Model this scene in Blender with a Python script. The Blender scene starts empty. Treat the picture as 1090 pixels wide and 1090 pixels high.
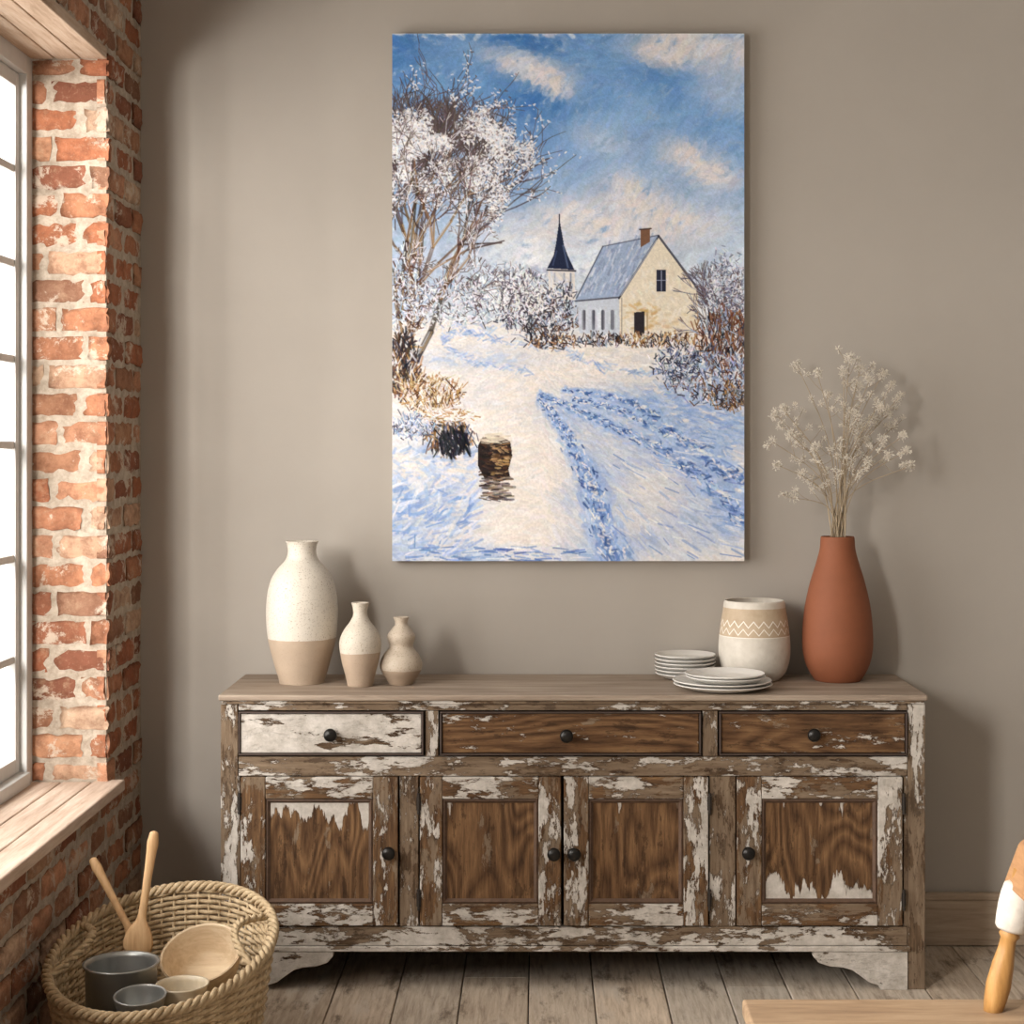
import bpy, bmesh, math, random
import numpy as np
from mathutils import Vector, Matrix, noise as mnoise
random.seed(3)
scene = bpy.context.scene
scene.view_settings.view_transform = 'Standard'
scene.view_settings.look = 'None'

CAM_Y = -4.94; CAM_Z = 1.457
# ------------------------------------------------------------------ helpers
def lin(c):
    return tuple((x/12.92 if x <= .04045 else ((x+.055)/1.055)**2.4) for x in c)
def hx(h):
    h = h.lstrip('#'); return lin(tuple(int(h[i:i+2], 16)/255 for i in (0, 2, 4)))
def h4(h): return (*hx(h), 1)

def empty(name, loc=(0, 0, 0)):
    e = bpy.data.objects.new(name, None); e.empty_display_size = .1
    e.location = loc; scene.collection.objects.link(e); return e
def attach(o, p):
    if p is not None:
        o.parent = p; o.matrix_parent_inverse = Matrix.Translation(-Vector(p.location))
def mk(name, verts, faces, mat=None, parent=None, smooth=False, cols=None, bevel=0, segs=2):
    me = bpy.data.meshes.new(name); me.from_pydata([tuple(v) for v in verts], [], faces); me.update()
    o = bpy.data.objects.new(name, me); scene.collection.objects.link(o)
    if mat: me.materials.append(mat)
    if smooth: me.polygons.foreach_set('use_smooth', [True]*len(me.polygons))
    if cols is not None:
        a = me.color_attributes.new('col', 'FLOAT_COLOR', 'POINT')
        a.data.foreach_set('color', np.array([(*c, 1) for c in cols], dtype=np.float32).ravel())
    if bevel:
        m = o.modifiers.new('bev', 'BEVEL'); m.width = bevel; m.segments = segs; m.limit_method = 'ANGLE'
        m.harden_normals = False
    attach(o, parent); return o
class MB:
    def __init__(s): s.v = []; s.f = []; s.c = []
    def add(s, vs, fs, col=(1, 1, 1)):
        n = len(s.v); s.v += [tuple(v) for v in vs]; s.f += [tuple(i+n for i in f) for f in fs]
        s.c += [col]*len(vs)
    def box(s, x0, x1, y0, y1, z0, z1, col=(1, 1, 1)):
        x0, x1 = sorted((x0, x1)); y0, y1 = sorted((y0, y1)); z0, z1 = sorted((z0, z1))
        vs = [(x0,y0,z0),(x1,y0,z0),(x1,y1,z0),(x0,y1,z0),(x0,y0,z1),(x1,y0,z1),(x1,y1,z1),(x0,y1,z1)]
        s.add(vs, [(0,3,2,1),(4,5,6,7),(0,1,5,4),(1,2,6,5),(2,3,7,6),(3,0,4,7)], col)
    def tube(s, pts, r, n=6, col=(1,1,1), closed=False):
        P = [Vector(p) for p in pts]; N = len(P)
        rs = r if isinstance(r, (list, tuple)) else [r]*N
        vs = []; up = Vector((.13, .21, .97))
        for i in range(N):
            if closed: t = P[(i+1) % N]-P[i-1]
            else: t = P[min(i+1, N-1)]-P[max(i-1, 0)]
            t.normalize()
            a = t.cross(up)
            if a.length < .2: a = t.cross(Vector((1, .1, 0)))
            a.normalize(); b = t.cross(a)
            for j in range(n):
                an = 2*math.pi*j/n
                vs.append(P[i]+rs[i]*(math.cos(an)*a+math.sin(an)*b))
        fs = []
        for i in range(N if closed else N-1):
            k = (i+1) % N
            for j in range(n):
                fs.append((i*n+j, i*n+(j+1) % n, k*n+(j+1) % n, k*n+j))
        if not closed:
            fs.append(tuple(range(n-1, -1, -1))); fs.append(tuple((N-1)*n+j for j in range(n)))
        s.add(vs, fs, col)
    def lathe(s, prof, center, n=48, mat4=None, col=(1,1,1)):
        vs = []; C = Vector(center)
        for r, z in prof:
            for j in range(n):
                a = 2*math.pi*j/n; p = Vector((max(r, 1e-4)*math.cos(a), max(r, 1e-4)*math.sin(a), z))
                if mat4 is not None: p = mat4 @ p
                vs.append(C+p)
        fs = []
        for i in range(len(prof)-1):
            for j in range(n):
                fs.append((i*n+j, i*n+(j+1) % n, (i+1)*n+(j+1) % n, (i+1)*n+j))
        s.add(vs, fs, col)
    def out(s, name, mat, parent=None, smooth=False, bevel=0, segs=2, cols=True):
        return mk(name, s.v, s.f, mat, parent, smooth, s.c if cols else None, bevel, segs)
def cr(pts, n=8):
    out = []; P = [pts[0]]+list(pts)+[pts[-1]]
    for i in range(1, len(P)-2):
        p0, p1, p2, p3 = [np.array(q, float) for q in P[i-1:i+3]]
        for k in range(n):
            t = k/n
            out.append(tuple(.5*((2*p1)+(-p0+p2)*t+(2*p0-5*p1+4*p2-p3)*t*t+(-p0+3*p1-3*p2+p3)*t**3)))
    out.append(tuple(pts[-1])); return out

# ------------------------------------------------------------------ materials
class NT:
    def __init__(s, name):
        s.m = bpy.data.materials.new(name); s.m.use_nodes = True; s.t = s.m.node_tree
        s.b = s.t.nodes['Principled BSDF']; s.out = s.t.nodes['Material Output']
    def n(s, typ, **kw):
        nd = s.t.nodes.new(typ)
        for k, v in kw.items():
            if k.startswith('_'): setattr(nd, k[1:], v)
            else:
                key = int(k[1:]) if k[0] == 'i' and k[1:].isdigit() else k.replace('__', ' ')
                s.set(nd.inputs[key], v)
        return nd
    def set(s, sock, v):
        if isinstance(v, bpy.types.NodeSocket): s.t.links.new(v, sock)
        elif isinstance(v, bpy.types.Node): s.t.links.new(v.outputs[0], sock)
        else: sock.default_value = v
    def math(s, op, a, b=0.0, c=None, clamp=False):
        nd = s.n('ShaderNodeMath', _operation=op, i0=a, i1=b); nd.use_clamp = clamp
        if c is not None: s.set(nd.inputs[2], c)
        return nd.outputs[0]
    def mix(s, f, a, b, mode='MIX'):
        nd = s.t.nodes.new('ShaderNodeMix'); nd.data_type = 'RGBA'; nd.blend_type = mode
        s.set(nd.inputs[0], f); s.set(nd.inputs[6], a); s.set(nd.inputs[7], b); return nd.outputs[2]
    def coord(s, scale=(1, 1, 1), loc=(0, 0, 0)):
        tc = s.n('ShaderNodeTexCoord')
        mp = s.n('ShaderNodeMapping'); s.t.links.new(tc.outputs['Object'], mp.inputs['Vector'])
        mp.inputs['Scale'].default_value = scale; mp.inputs['Location'].default_value = loc
        return mp.outputs[0]
    def noise(s, vec, scale=5, detail=4, rough=.5, dist=0):
        nd = s.n('ShaderNodeTexNoise'); s.set(nd.inputs['Vector'], vec)
        nd.inputs['Scale'].default_value = scale; nd.inputs['Detail'].default_value = detail
        nd.inputs['Roughness'].default_value = rough; nd.inputs['Distortion'].default_value = dist
        return nd.outputs[0]
    def ramp(s, f, stops, interp='LINEAR'):
        nd = s.n('ShaderNodeValToRGB'); s.set(nd.inputs[0], f); cr_ = nd.color_ramp; cr_.interpolation = interp
        while len(cr_.elements) < len(stops): cr_.elements.new(.5)
        for e, (p, c) in zip(cr_.elements, stops):
            e.position = p; e.color = (c, c, c, 1) if isinstance(c, (int, float)) else c
        return nd.outputs[0]
    def bump(s, h, strength=.3, dist=.01, prev=None):
        nd = s.n('ShaderNodeBump'); s.set(nd.inputs['Height'], h)
        nd.inputs['Strength'].default_value = strength; nd.inputs['Distance'].default_value = dist
        if prev is not None: s.set(nd.inputs['Normal'], prev)
        return nd.outputs[0]
    def fin(s, col=None, rough=.6, normal=None, metal=0, spec=None):
        if col is not None: s.set(s.b.inputs['Base Color'], col)
        s.set(s.b.inputs['Roughness'], rough); s.b.inputs['Metallic'].default_value = metal
        if normal is not None: s.set(s.b.inputs['Normal'], normal)
        if spec is not None: s.b.inputs['Specular IOR Level'].default_value = spec
        return s.m

def simple(name, h, rough=.6, metal=0, var=.12, sc=30, bump=.1):
    t = NT(name); c = t.coord()
    n = t.noise(c, sc, 5, .6)
    a = hx(h); lo = tuple(x*(1-var) for x in a); hi = tuple(min(1, x*(1+var)) for x in a)
    return t.fin(t.ramp(n, [(.3, (*lo, 1)), (.7, (*hi, 1))]), rough, t.bump(n, bump, .002), metal)

def m_plaster():
    t = NT('taupe_plaster'); c = t.coord()
    n = t.noise(c, 1.3, 5, .6); f = t.noise(c, 160, 3, .6)
    col = t.ramp(n, [(.3, h4('#a49c92')), (.7, h4('#aba399'))])
    return t.fin(col, .9, t.bump(f, .12, .001), spec=.2)

def m_distress(name, axis='X', amt=.45, taupe=.5, seed=0., rings=False, drip=None, wood=('#34261b', '#5a4735', '#836b53')):
    t = NT(name)
    sc = {'X': (1.2, 8, 14), 'Z': (14, 8, 1.2), 'Y': (14, 1.2, 8)}[axis]
    cg = t.coord(sc, (seed, seed*1.7, seed*.6)); c = t.coord((1, 1, 1), (seed*3.1, 0, seed))
    g = t.noise(cg, 7, 8, .72, .3)
    if rings:
        cw = t.coord({'X': (1.1, 1, 5.5), 'Z': (5.0, 1, 1.5), 'Y': (2.6, .6, 1)}[axis], (seed, 0, seed*2))
        w = t.noise(cw, 1.0, 2., .4, .2)
        w = t.math('PINGPONG', t.math('MULTIPLY', w, 46.0), 1.0)
        g = t.math('ADD', t.math('MULTIPLY', g, .8), t.math('MULTIPLY', w, .2))
    wood_c = t.ramp(g, [(.3, h4(wood[0])), (.5, h4(wood[1])), (.72, h4(wood[2]))])
    # worn greige coat
    sp = {'X': (1, 1.5, 3.2), 'Z': (3.2, 1.5, 1), 'Y': (3, 1, 1.5)}[axis]
    n2 = t.noise(t.coord(sp, (seed*2, seed, 0)), 6.5, 9, .72, .2)
    thr2 = .5+(.5-taupe)*.4
    m2 = t.ramp(n2, [(max(0, thr2-.006), 0.), (thr2+.006, 1.)])
    tcol = t.ramp(g, [(.3, h4('#5f4c3a')), (.7, h4('#8c7964'))])
    col = t.mix(m2, wood_c, tcol)
    # dark scuffs
    n4 = t.noise(t.coord(sp, (seed*4, 3, seed)), 11, 8, .75)
    col = t.mix(t.ramp(n4, [(.56, 0.), (.6, .6)]), col, h4('#322216'))
    # chalky white coat
    cp3 = t.coord(sp, (seed*5+3, seed, 7))
    na = t.noise(cp3, 3.9, 10, .74, .25); nb = t.noise(cp3, 16, 8, .72)
    val = t.math('ADD', t.math('MULTIPLY', na, .64), t.math('MULTIPLY', nb, .36))
    if drip:
        z0, z1, top, bot = drip
        nv = t.noise(t.coord((26, 1, 2.2), (seed, 0, seed*3)), 1.0, 7, .65)
        sep = t.n('ShaderNodeSeparateXYZ'); t.set(sep.inputs[0], t.coord())
        zz = t.n('ShaderNodeMapRange'); t.set(zz.inputs[0], sep.outputs[2])
        zz.inputs[1].default_value = z0; zz.inputs[2].default_value = z1
        bias = t.ramp(zz.outputs[0], [(0., bot), (.5, .14), (.55, .14), (1., top)])
        val = t.math('ADD', t.math('MULTIPLY', nv, .75), t.math('MULTIPLY', val, .25))
        val = t.math('ADD', val, t.math('SUBTRACT', t.n('ShaderNodeRGBToBW', i0=bias).outputs[0], .25))
        thr = .5+(.5-amt)*.42
    else: thr = .5+(.5-amt)*.34
    m3 = t.ramp(val, [(thr-.004, 0.), (thr+.004, 1.)])
    edge = t.ramp(val, [(max(0,thr-.03), 0.), (thr-.002, 1.), (thr+.004, 0.)])
    wcol = t.ramp(t.noise(c, 25, 7, .75), [(.3, h4('#a2998d')), (.65, h4('#d1c9bf'))])
    col = t.mix(t.math('MULTIPLY', edge, .5), col, h4('#2e2018'))
    col = t.mix(m3, col, wcol)
    hgt = t.math('ADD', t.math('MULTIPLY', m3, .8), t.math('ADD', t.math('MULTIPLY', g, .4), t.math('MULTIPLY', m2, .3)))
    return t.fin(col, .85, t.bump(hgt, .7, .0035), spec=.2)

def m_wood(name, axis, c0, c1, c2, rough=.6, scale=7, seed=0., usecol=False, spec=.35):
    t = NT(name)
    sc = {'X': (1, 9, 12), 'Z': (12, 9, 1), 'Y': (12, 1, 9)}[axis]
    cg = t.coord(sc, (seed, seed, seed)); g = t.noise(cg, scale, 8, .7, .4)
    col = t.ramp(g, [(.28, h4(c0)), (.5, h4(c1)), (.75, h4(c2))])
    if usecol:
        a = t.n('ShaderNodeVertexColor', _layer_name='col'); col = t.mix(1., col, a.outputs[0], 'MULTIPLY')
        w = t.noise(t.coord((3, .6, 1), (4, 1, 0)), 3.2, 8, .7)
        col = t.mix(t.ramp(w, [(.52, 0.), (.62, .55)]), col, h4('#c9beb0'))
        k = t.noise(t.coord((1.6, .5, 1), (9, 1, 0)), 9, 7, .75)
        col = t.mix(t.ramp(k, [(.54, 0.), (.66, .8)]), col, h4('#5d4f42'))
    return t.fin(col, rough, t.bump(g, .35, .002), spec=spec)

def m_brick():
    t = NT('old_brick'); c = t.coord()
    a = t.n('ShaderNodeVertexColor', _layer_name='col')
    n = t.noise(c, 20, 8, .75); n2 = t.noise(c, 7, 10, .78, .3); f = t.noise(c, 90, 5, .75); n5 = t.noise(t.coord((1, 1, 1), (5, 3, 1)), 13, 8, .75)
    col = t.mix(t.ramp(n, [(.42, 0.), (.62, .65)]), a.outputs[0], h4('#704836'))
    col = t.mix(t.ramp(n5, [(.54, 0.), (.64, .45)]), col, h4('#b29478'))
    col = t.mix(t.ramp(f, [(.55, 0.), (.72, .35)]), col, h4('#c9a98e'))
    col = t.mix(t.ramp(n2, [(.545, 0.), (.585, .8)]), col, h4('#c5b5a2'))
    h = t.math('ADD', t.math('MULTIPLY', n, .7), t.math('MULTIPLY', f, .3))
    return t.fin(col, .95, t.bump(h, .9, .008), spec=.1)
def m_mortar():
    t = NT('lime_mortar'); c = t.coord()
    n = t.noise(c, 30, 8, .75)
    col = t.ramp(n, [(.3, h4('#948371')), (.62, h4('#c6b7a5'))])
    return t.fin(col, .95, t.bump(n, 1., .01), spec=.1)

# ------------------------------------------------------------------ room shell
PL = m_plaster(); BR = m_brick(); MO = m_mortar()
b = MB(); b.box(-1.6, 4.0, 0, .12, -.05, 3.05); b.out('wall_back', PL)
b = MB(); b.box(-1.6, 4.0, -7.0, .12, 3.0, 3.1); b.out('ceiling', simple('ceiling_white', '#c9c3ba', .9))
XW = -1.154
# floor planks
rnd = random.Random(5); b = MB()
x = XW-.3
while x < 3.9:
    w = .165+rnd.random()*.03; y = .1-rnd.random()*1.2; ya = .1
    while ya > -7:
        t_ = .82+.3*rnd.random(); warm = rnd.uniform(-.03, .04)
        yb = max(y, -7.05)
        b.box(x+.0015, x+w-.0015, yb+.0015, ya, -.03, rnd.uniform(-.0015, 0), (t_+warm, t_, t_-warm))
        ya = yb; y -= 1.6+rnd.random()
        if yb <= -7.04: break
    x += w
b.out('floor', m_wood('weathered_planks', 'Y', '#8b7b6b', '#b7a896', '#d3c5b3', .75, 6, 1., True, .25), bevel=.003)
b = MB(); b.box(-1.6, 4, -7.1, .1, -.09, -.032); b.out('floor_subfloor', simple('subfloor_dark', '#1d1713', .9))
b = MB(); b.box(XW+.002, 4.0, -.018, -.001, .001, .135); b.box(XW+.002, 4.0, -.024, -.001, .135, .155)
b.out('baseboard_back', m_wood('baseboard_wood', 'X', '#8f7d6a', '#ac9883', '#beab94', .6, 5, 2.), bevel=.003)

# left brick wall
WL = empty('wall_left', (XW, -3, 0))
SZ, HZ = .556, 2.497; REV = .206
wins = [(-2.4, -.4), (-5.4, -3.1)]  # second opening is out of view, added to bring light onto the back wall
core = MB(); xo = XW-.34; xi = XW-.006
def corebox(y0, y1, z0, z1): core.box(xo, xi, y0, y1, z0, z1)
corebox(-.394, .1, 0, 3.0); corebox(-3.094, -2.406, 0, 3.0); corebox(-7, -5.406, 0, 3.0)
for (a0, a1) in wins:
    corebox(a0-.006, a1+.006, 0, SZ-.031); corebox(a0-.006, a1+.006, HZ+.031, 3.0)
core.out('mortar_core', MO, WL)
bb = MB(); rb = random.Random(11)
pal = ['#a5694c', '#b37b5c', '#935f48', '#bd8a6c', '#a2755a', '#c29c80', '#875643', '#ad775a', '#b68667', '#c6a78c', '#9a5f45', '#8f6a55']
def brick(face, u0, u1, z0, z1):
    kind, v = face
    nx = max(3, int((u1-u0)/.02)); nz = 5; col = hx(rb.choice(pal)); k = rb.uniform(.82, 1.1); col = tuple(min(1, q*k) for q in col)
    pr = rb.uniform(-.003, .004); vs = []; sd = rb.random()*100
    for j in range(nz+1):
        for i in range(nx+1):
            s = i/nx; q = j/nz
            ex_ = min(s, 1-s)*(u1-u0); ez_ = min(q, 1-q)*(z1-z0)
            e = min(ex_, ez_)
            du = mnoise.noise(Vector((sd, q*3, s*8)))*.010; dz = mnoise.noise(Vector((s*10, sd, q*2)))*.009
            dep = pr+mnoise.noise(Vector((u0*3+s*7, z0*9+q*3, sd)))*.006 - (0.0 if e > .001 else .007)
            u = u0+(u1-u0)*s+du; z = z0+(z1-z0)*q+dz
            vs.append((u, dep, z))
    m = len(vs)
    border = [i for i in range(nx+1)]+[j*(nx+1)+nx for j in range(1, nz+1)]+[nz*(nx+1)+i for i in range(nx-1, -1, -1)]+[j*(nx+1) for j in range(nz-1, 0, -1)]
    for i in border: u, d_, z = vs[i]; vs.append((u, -.03, z))
    fs = []
    for j in range(nz):
        for i in range(nx):
            a = j*(nx+1)+i; fs.append((a, a+1, a+nx+2, a+nx+1))
    L = len(border)
    for i in range(L):
        fs.append((border[i], border[(i+1) % L], m+(i+1) % L, m+i))
    if kind == 'A': V = [(XW+d_, u, z) for u, d_, z in vs]
    elif kind == 'B': V = [(u, v-d_, z) for u, d_, z in vs]
    else: V = [(u, v+d_, z) for u, d_, z in vs]
    bb.add(V, fs, col)
CH = .0765; JT = .015
def lay(face, u0, u1, z0, z1, L=.215, phase=0):
    k0 = int(round(z0/CH)); z = k0*CH; k = k0
    while z < z1-.03:
        off = (L/2+.0 if (k+phase) % 2 else 0)+rb.uniform(-.02, .02)
        u = u0-off
        while u < u1-.01:
            a, c = max(u, u0), min(u+L-JT, u1)
            if c-a > .03: brick(face, a, c, max(z+JT*.5, z0), min(z+CH-JT*.5, z1))
            u += L
        z += CH; k += 1
lay(('A', 0), -.398, -.004, 0, 2.99, .2)
lay(('A', 0), -2.4, -.398, 0, SZ-.035); lay(('A', 0), -2.4, -.398, HZ+.035, 2.99)
lay(('A', 0), -3.1, -2.4, 0, 2.99)
lay(('A', 0), -5.4, -3.1, 0, SZ-.035); lay(('A', 0), -5.4, -3.1, HZ+.035, 2.99); lay(('A', 0), -7, -5.4, 0, 2.99)
for (a0, a1) in wins:
    lay(('B', a1), XW-REV-.02, XW-.001, SZ, HZ, .165)
    lay(('C', a0), XW-REV-.02, XW-.001, SZ, HZ, .165)
bb.out('bricks', BR, WL, smooth=True)
LW = m_wood('old_lintel_wood', 'Y', '#93785f', '#b89e87', '#cdbba8', .75, 5, 3.)
SW = m_wood('sill_wood', 'Y', '#9a7f6a', '#c2ab98', '#d8c9ba', .6, 4, 4.)
for i, (a0, a1) in enumerate(wins):
    b = MB()
    for j in range(3):
        x0 = XW-.212+.0705*j; b.box(x0+.002, x0+.0685, a0+.002, a1-.002, HZ, HZ+.03)
    b.out('lintel', LW, WL, bevel=.003)
    b = MB()
    for j in range(3):
        x0 = XW-.206+.082*j; b.box(x0+.0015, x0+.0805, a0-.03 if j == 2 else a0+.002, a1+(.03 if j == 2 else -.002), SZ-.03, SZ)
    b.out('sill', SW, WL, bevel=.004)

# windows
WF = simple('window_white_paint', '#c6c5c1', .45, 0, .04)
gt = NT('window_glass'); tr = gt.n('ShaderNodeBsdfTransparent'); gl = gt.n('ShaderNodeBsdfGlossy', Roughness=.02)
mx = gt.n('ShaderNodeMixShader', i0=.05); gt.set(mx.inputs[1], tr.outputs[0]); gt.set(mx.inputs[2], gl.outputs[0]); gt.set(gt.out.inputs[0], mx.outputs[0])
for i, (a0, a1) in enumerate(wins):
    e = empty('window_%d' % (i+1), (XW-.24, (a0+a1)/2, SZ)); b = MB()  # the second frame only fills the added, unseen opening
    x0, x1 = XW-.275, XW-.203
    b.box(x0, x1, a1-.05, a1, SZ, HZ); b.box(x0, x1, a0, a0+.05, SZ, HZ)
    b.box(x0, x1, a0+.05, a1-.05, HZ-.05, HZ); b.box(x0, x1+.01, a0+.05, a1-.05, SZ, SZ+.035)
    s0, s1 = XW-.255, XW-.222; ya, yb = a0+.053, a1-.053
    b.box(s0, s1, yb-.032, yb, SZ+.036, HZ-.052); b.box(s0, s1, ya, ya+.032, SZ+.036, HZ-.052)
    b.box(s0, s1, ya+.032, yb-.032, SZ+.036, SZ+.075); b.box(s0, s1, ya+.032, yb-.032, HZ-.09, HZ-.052)
    for z in (2.19, 1.94, 1.687, 1.46, 1.16, .893):
        b.box(s0+.006, s1-.004, ya+.03, yb-.03, z-.010, z+.010)
    n = 5
    for k in range(1, n):
        y = ya+(yb-ya)*k/n; b.box(s0+.008, s1-.006, y-.01, y+.01, SZ+.07, HZ-.085)
    b.out('frame', WF, e, bevel=.002)
    b = MB(); b.box(XW-.242, XW-.239, ya, yb, SZ+.05, HZ-.07); b.out('glass', gt.m, e)

# ------------------------------------------------------------------ sideboard
def ex(p): return (p-572)/398.
def ez(p): return CAM_Z-(p-475)/398.
SB = empty('sideboard', (.095, -.21, 0))
FY = -.410; TOPZ = ez(740)
D_h = m_distress('worn_rail', 'X', .42, .62, 1.3)
D_v = m_distress('worn_stile', 'Z', .40, .62, 2.1)
D_low = m_distress('worn_bottom_rail', 'X', .5, .6, 6.3)
D_feet = m_distress('worn_feet', 'X', .70, .5, 4.)
D_side = m_distress('worn_side', 'Z', .4, .6, 8.)
DK = simple('cabinet_gap_shade', '#1a120c', .9)
TOPM = m_wood('sideboard_top_wood', 'X', '#776656', '#998877', '#b3a391', .65, 3.2, 7.)
b = MB(); b.box(ex(232), ex(988), -.42, -.004, TOPZ-.016, TOPZ); b.out('top', TOPM, SB, bevel=.004)
b = MB()
b.box(ex(235), ex(985), -.413, -.008, TOPZ-.026, TOPZ-.0165)
b.box(ex(253), ex(967), FY, FY+.025, ez(757), TOPZ-.027)
b.box(ex(253), ex(967), FY, FY+.025, ez(827), ez(806.5))
b.out('rails', D_h, SB, bevel=.002)
b = MB(); b.box(ex(253), ex(967), FY, FY+.025, ez(1008), ez(988)); b.box(ex(250), ex(970), FY-.006, FY+.025, ez(1014), ez(1008.5))
b.out('bottom_rail', D_low, SB, bevel=.002)
b = MB(); zt = TOPZ-.027
b.box(ex(234), ex(252.5), FY, FY+.05, 0.0, zt); b.box(ex(967.5), ex(986), FY, FY+.05, 0.0, zt)
b.box(ex(452.5), ex(466.5), FY+.001, FY+.024, ez(806), ez(757.5)); b.box(ex(748.5), ex(764.5), FY+.001, FY+.024, ez(806), ez(757.5))
b.box(ex(425), ex(445), FY+.001, FY+.024, ez(987.5), ez(827.5)); b.box(ex(756), ex(783.5), FY+.001, FY+.024, ez(987.5), ez(827.5))
b.box(ex(252.5), ex(254.5), FY+.001, FY+.024, ez(987.5), ez(827.5)); b.box(ex(963), ex(967.5), FY+.001, FY+.024, ez(987.5), ez(827.5))
b.out('stiles', D_v, SB, bevel=.002)
b = MB()
b.box(ex(235), ex(241), FY+.051, -.06, ez(1013), zt); b.box(ex(979), ex(985), FY+.051, -.06, ez(1013), zt)
b.box(ex(234), ex(252), -.06, -.02, 0, zt); b.box(ex(968), ex(986), -.06, -.02, 0, zt)
b.out('side_panels', D_side, SB, bevel=.002)
b = MB(); b.box(ex(242), ex(978), FY+.03, -.03, ez(1006), zt-.002); b.out('inner_shade_box', DK, SB)  # near-black box, its colour stands in for shade in drawer and door gaps
def prism(mb, pts, y0, y1):
    n = len(pts); vs = [(x, y0, z) for x, z in pts]+[(x, y1, z) for x, z in pts]
    mb.add(vs, [tuple(range(n)), tuple(range(2*n-1, n-1, -1))]+[((i+1) % n, i, n+i, n+(i+1) % n) for i in range(n)])
foot = [(866, 1014.5), (866, 1019), (872, 1026), (884, 1030), (898, 1031), (908, 1034), (918, 1041), (926, 1047), (936, 1050), (938, 1055), (967, 1055), (967, 1014.5)]
b = MB(); prism(b, [(ex(p), ez(q)) for p, q in foot][::-1], FY-.004, FY+.02)
prism(b, [(ex(1220-p), ez(q)) for p, q in foot], FY-.004, FY+.02)
b.out('bracket_feet', D_feet, SB, bevel=.0015)
dm = [m_distress('drawer_white', 'X', .66, .5, 3.7), m_distress('drawer_brown_a', 'X', .28, .25, 5.2, True, wood=('#3a281a', '#63472f', '#866747')), m_distress('drawer_brown_b', 'X', .27, .25, 9.4, True, wood=('#3a281a', '#63472f', '#866747'))]
for i, (a, c) in enumerate([(252, 452), (467, 748), (765, 968)]):
    x0, x1, z0, z1 = ex(a)+.003, ex(c)-.003, ez(806)+.003, ez(757)-.003
    b = MB(); b.box(x0+.006, x1-.006, FY-.001, FY+.02, z0+.006, z1-.006); b.out('drawer_front_%d' % (i+1), dm[i], SB, bevel=.003)
    b = MB(); y0, y1 = FY-.006, FY+.018
    b.box(x0, x1, y0, y1, z1-.005, z1); b.box(x0, x1, y0, y1, z0, z0+.005)
    b.box(x0, x0+.005, y0, y1, z0+.0051, z1-.0051); b.box(x1-.005, x1, y0, y1, z0+.0051, z1-.0051)
    b.out('drawer_bead_%d' % (i+1), simple('dark_bead', '#3f3027', .6) if i == 0 else bpy.data.materials['dark_bead'], SB, bevel=.002)
WD = ('#38271a', '#634932', '#8b6c4b')
MH = m_distress('door_rail', 'X', .46, .5, 12.1, wood=WD)
MV = m_distress('door_stile', 'Z', .41, .5, 14.1, wood=WD)
BD2 = simple('panel_moulding', '#584232', .7, 0, .3, 60, .3)
zb, zt2 = ez(987)+.002, ez(827)-.002
for i, (a, c, tp, bt) in enumerate([(255, 424, .50, .12), (446, 598, .34, .10), (599.5, 755, .28, .06), (784, 962, .32, .52)]):
    x0, x1 = ex(a)+.002, ex(c)-.002; S = .066; y0, y1 = FY-.008, FY+.014
    if i == 1: S = .060
    b = MB(); b.box(x0, x0+S, y0, y1, zb, zt2); b.box(x1-S, x1, y0, y1, zb, zt2); b.out('door_stiles_%d' % (i+1), MV, SB, bevel=.0025)
    b = MB(); b.box(x0+S+.0005, x1-S-.0005, y0, y1, zb, zb+.058); b.box(x0+S+.0005, x1-S-.0005, y0, y1, zt2-.058, zt2)
    b.out('door_rails_%d' % (i+1), MH, SB, bevel=.0025)
    pz0, pz1 = zb+.058, zt2-.058
    pm = m_distress('door_panel_%d' % (i+1), 'Z', .2, .2, 20+i*3.3, True, (pz0, pz1, tp, bt), wood=('#38261a', '#62472f', '#8c6b4a'))
    b = MB(); b.box(x0+S, x1-S, FY+.004, FY+.012, pz0, pz1); b.out('door_panel_face_%d' % (i+1), pm, SB)
    b = MB(); W = .013
    O = [(x0+S, pz0), (x1-S, pz0), (x1-S, pz1), (x0+S, pz1)]; I = [(x0+S+W, pz0+W), (x1-S-W, pz0+W), (x1-S-W, pz1-W), (x0+S+W, pz1-W)]
    R = [(x0+S+W*.45, pz0+W*.45), (x1-S-W*.45, pz0+W*.45), (x1-S-W*.45, pz1-W*.45), (x0+S+W*.45, pz1-W*.45)]
    vs = [(p, FY-.001, q) for p, q in O]+[(p, FY-.004, q) for p, q in R]+[(p, FY+.0042, q) for p, q in I]
    fs = []
    for k in range(4):
        k2 = (k+1) % 4; fs += [(k, k2, 4+k2, 4+k), (4+k, 4+k2, 8+k2, 8+k)]
    b.add(vs, fs); b.out('door_moulding_%d' % (i+1), BD2, SB)
    hxp = {0: x0-.003, 1: x0-.003, 2: x1+.003, 3: x1+.003}[i]
    b = MB()
    for z in (zt2-.07, zb+.07):
        b.tube([(hxp, y0-.002, z-.022), (hxp, y0-.002, z+.022)], .0035, 8)
        for dz in (-.025, .025): b.tube([(hxp, y0-.002, z+dz-.003), (hxp, y0-.002, z+dz+.003)], .0045, 8)
        b.box(hxp-.006, hxp+.006, y0-.0015, y0+.002, z-.018, z+.018)
    b.out('hinge_%d' % (i+1), simple('hinge_iron', '#3c3631', .5, .6) if i == 0 else bpy.data.materials['hinge_iron'], SB)
IR = simple('knob_iron', '#2b2927', .32, .7, .2)
b = MB(); ry = Matrix.Rotation(math.pi/2, 4, 'X')
kp = cr([(.0005, .0), (.012, .0), (.012, .003), (.006, .006), (.006, .012), (.015, .017), (.018, .023), (.015, .030), (.008, .034), (.0003, .035)], 5)
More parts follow.
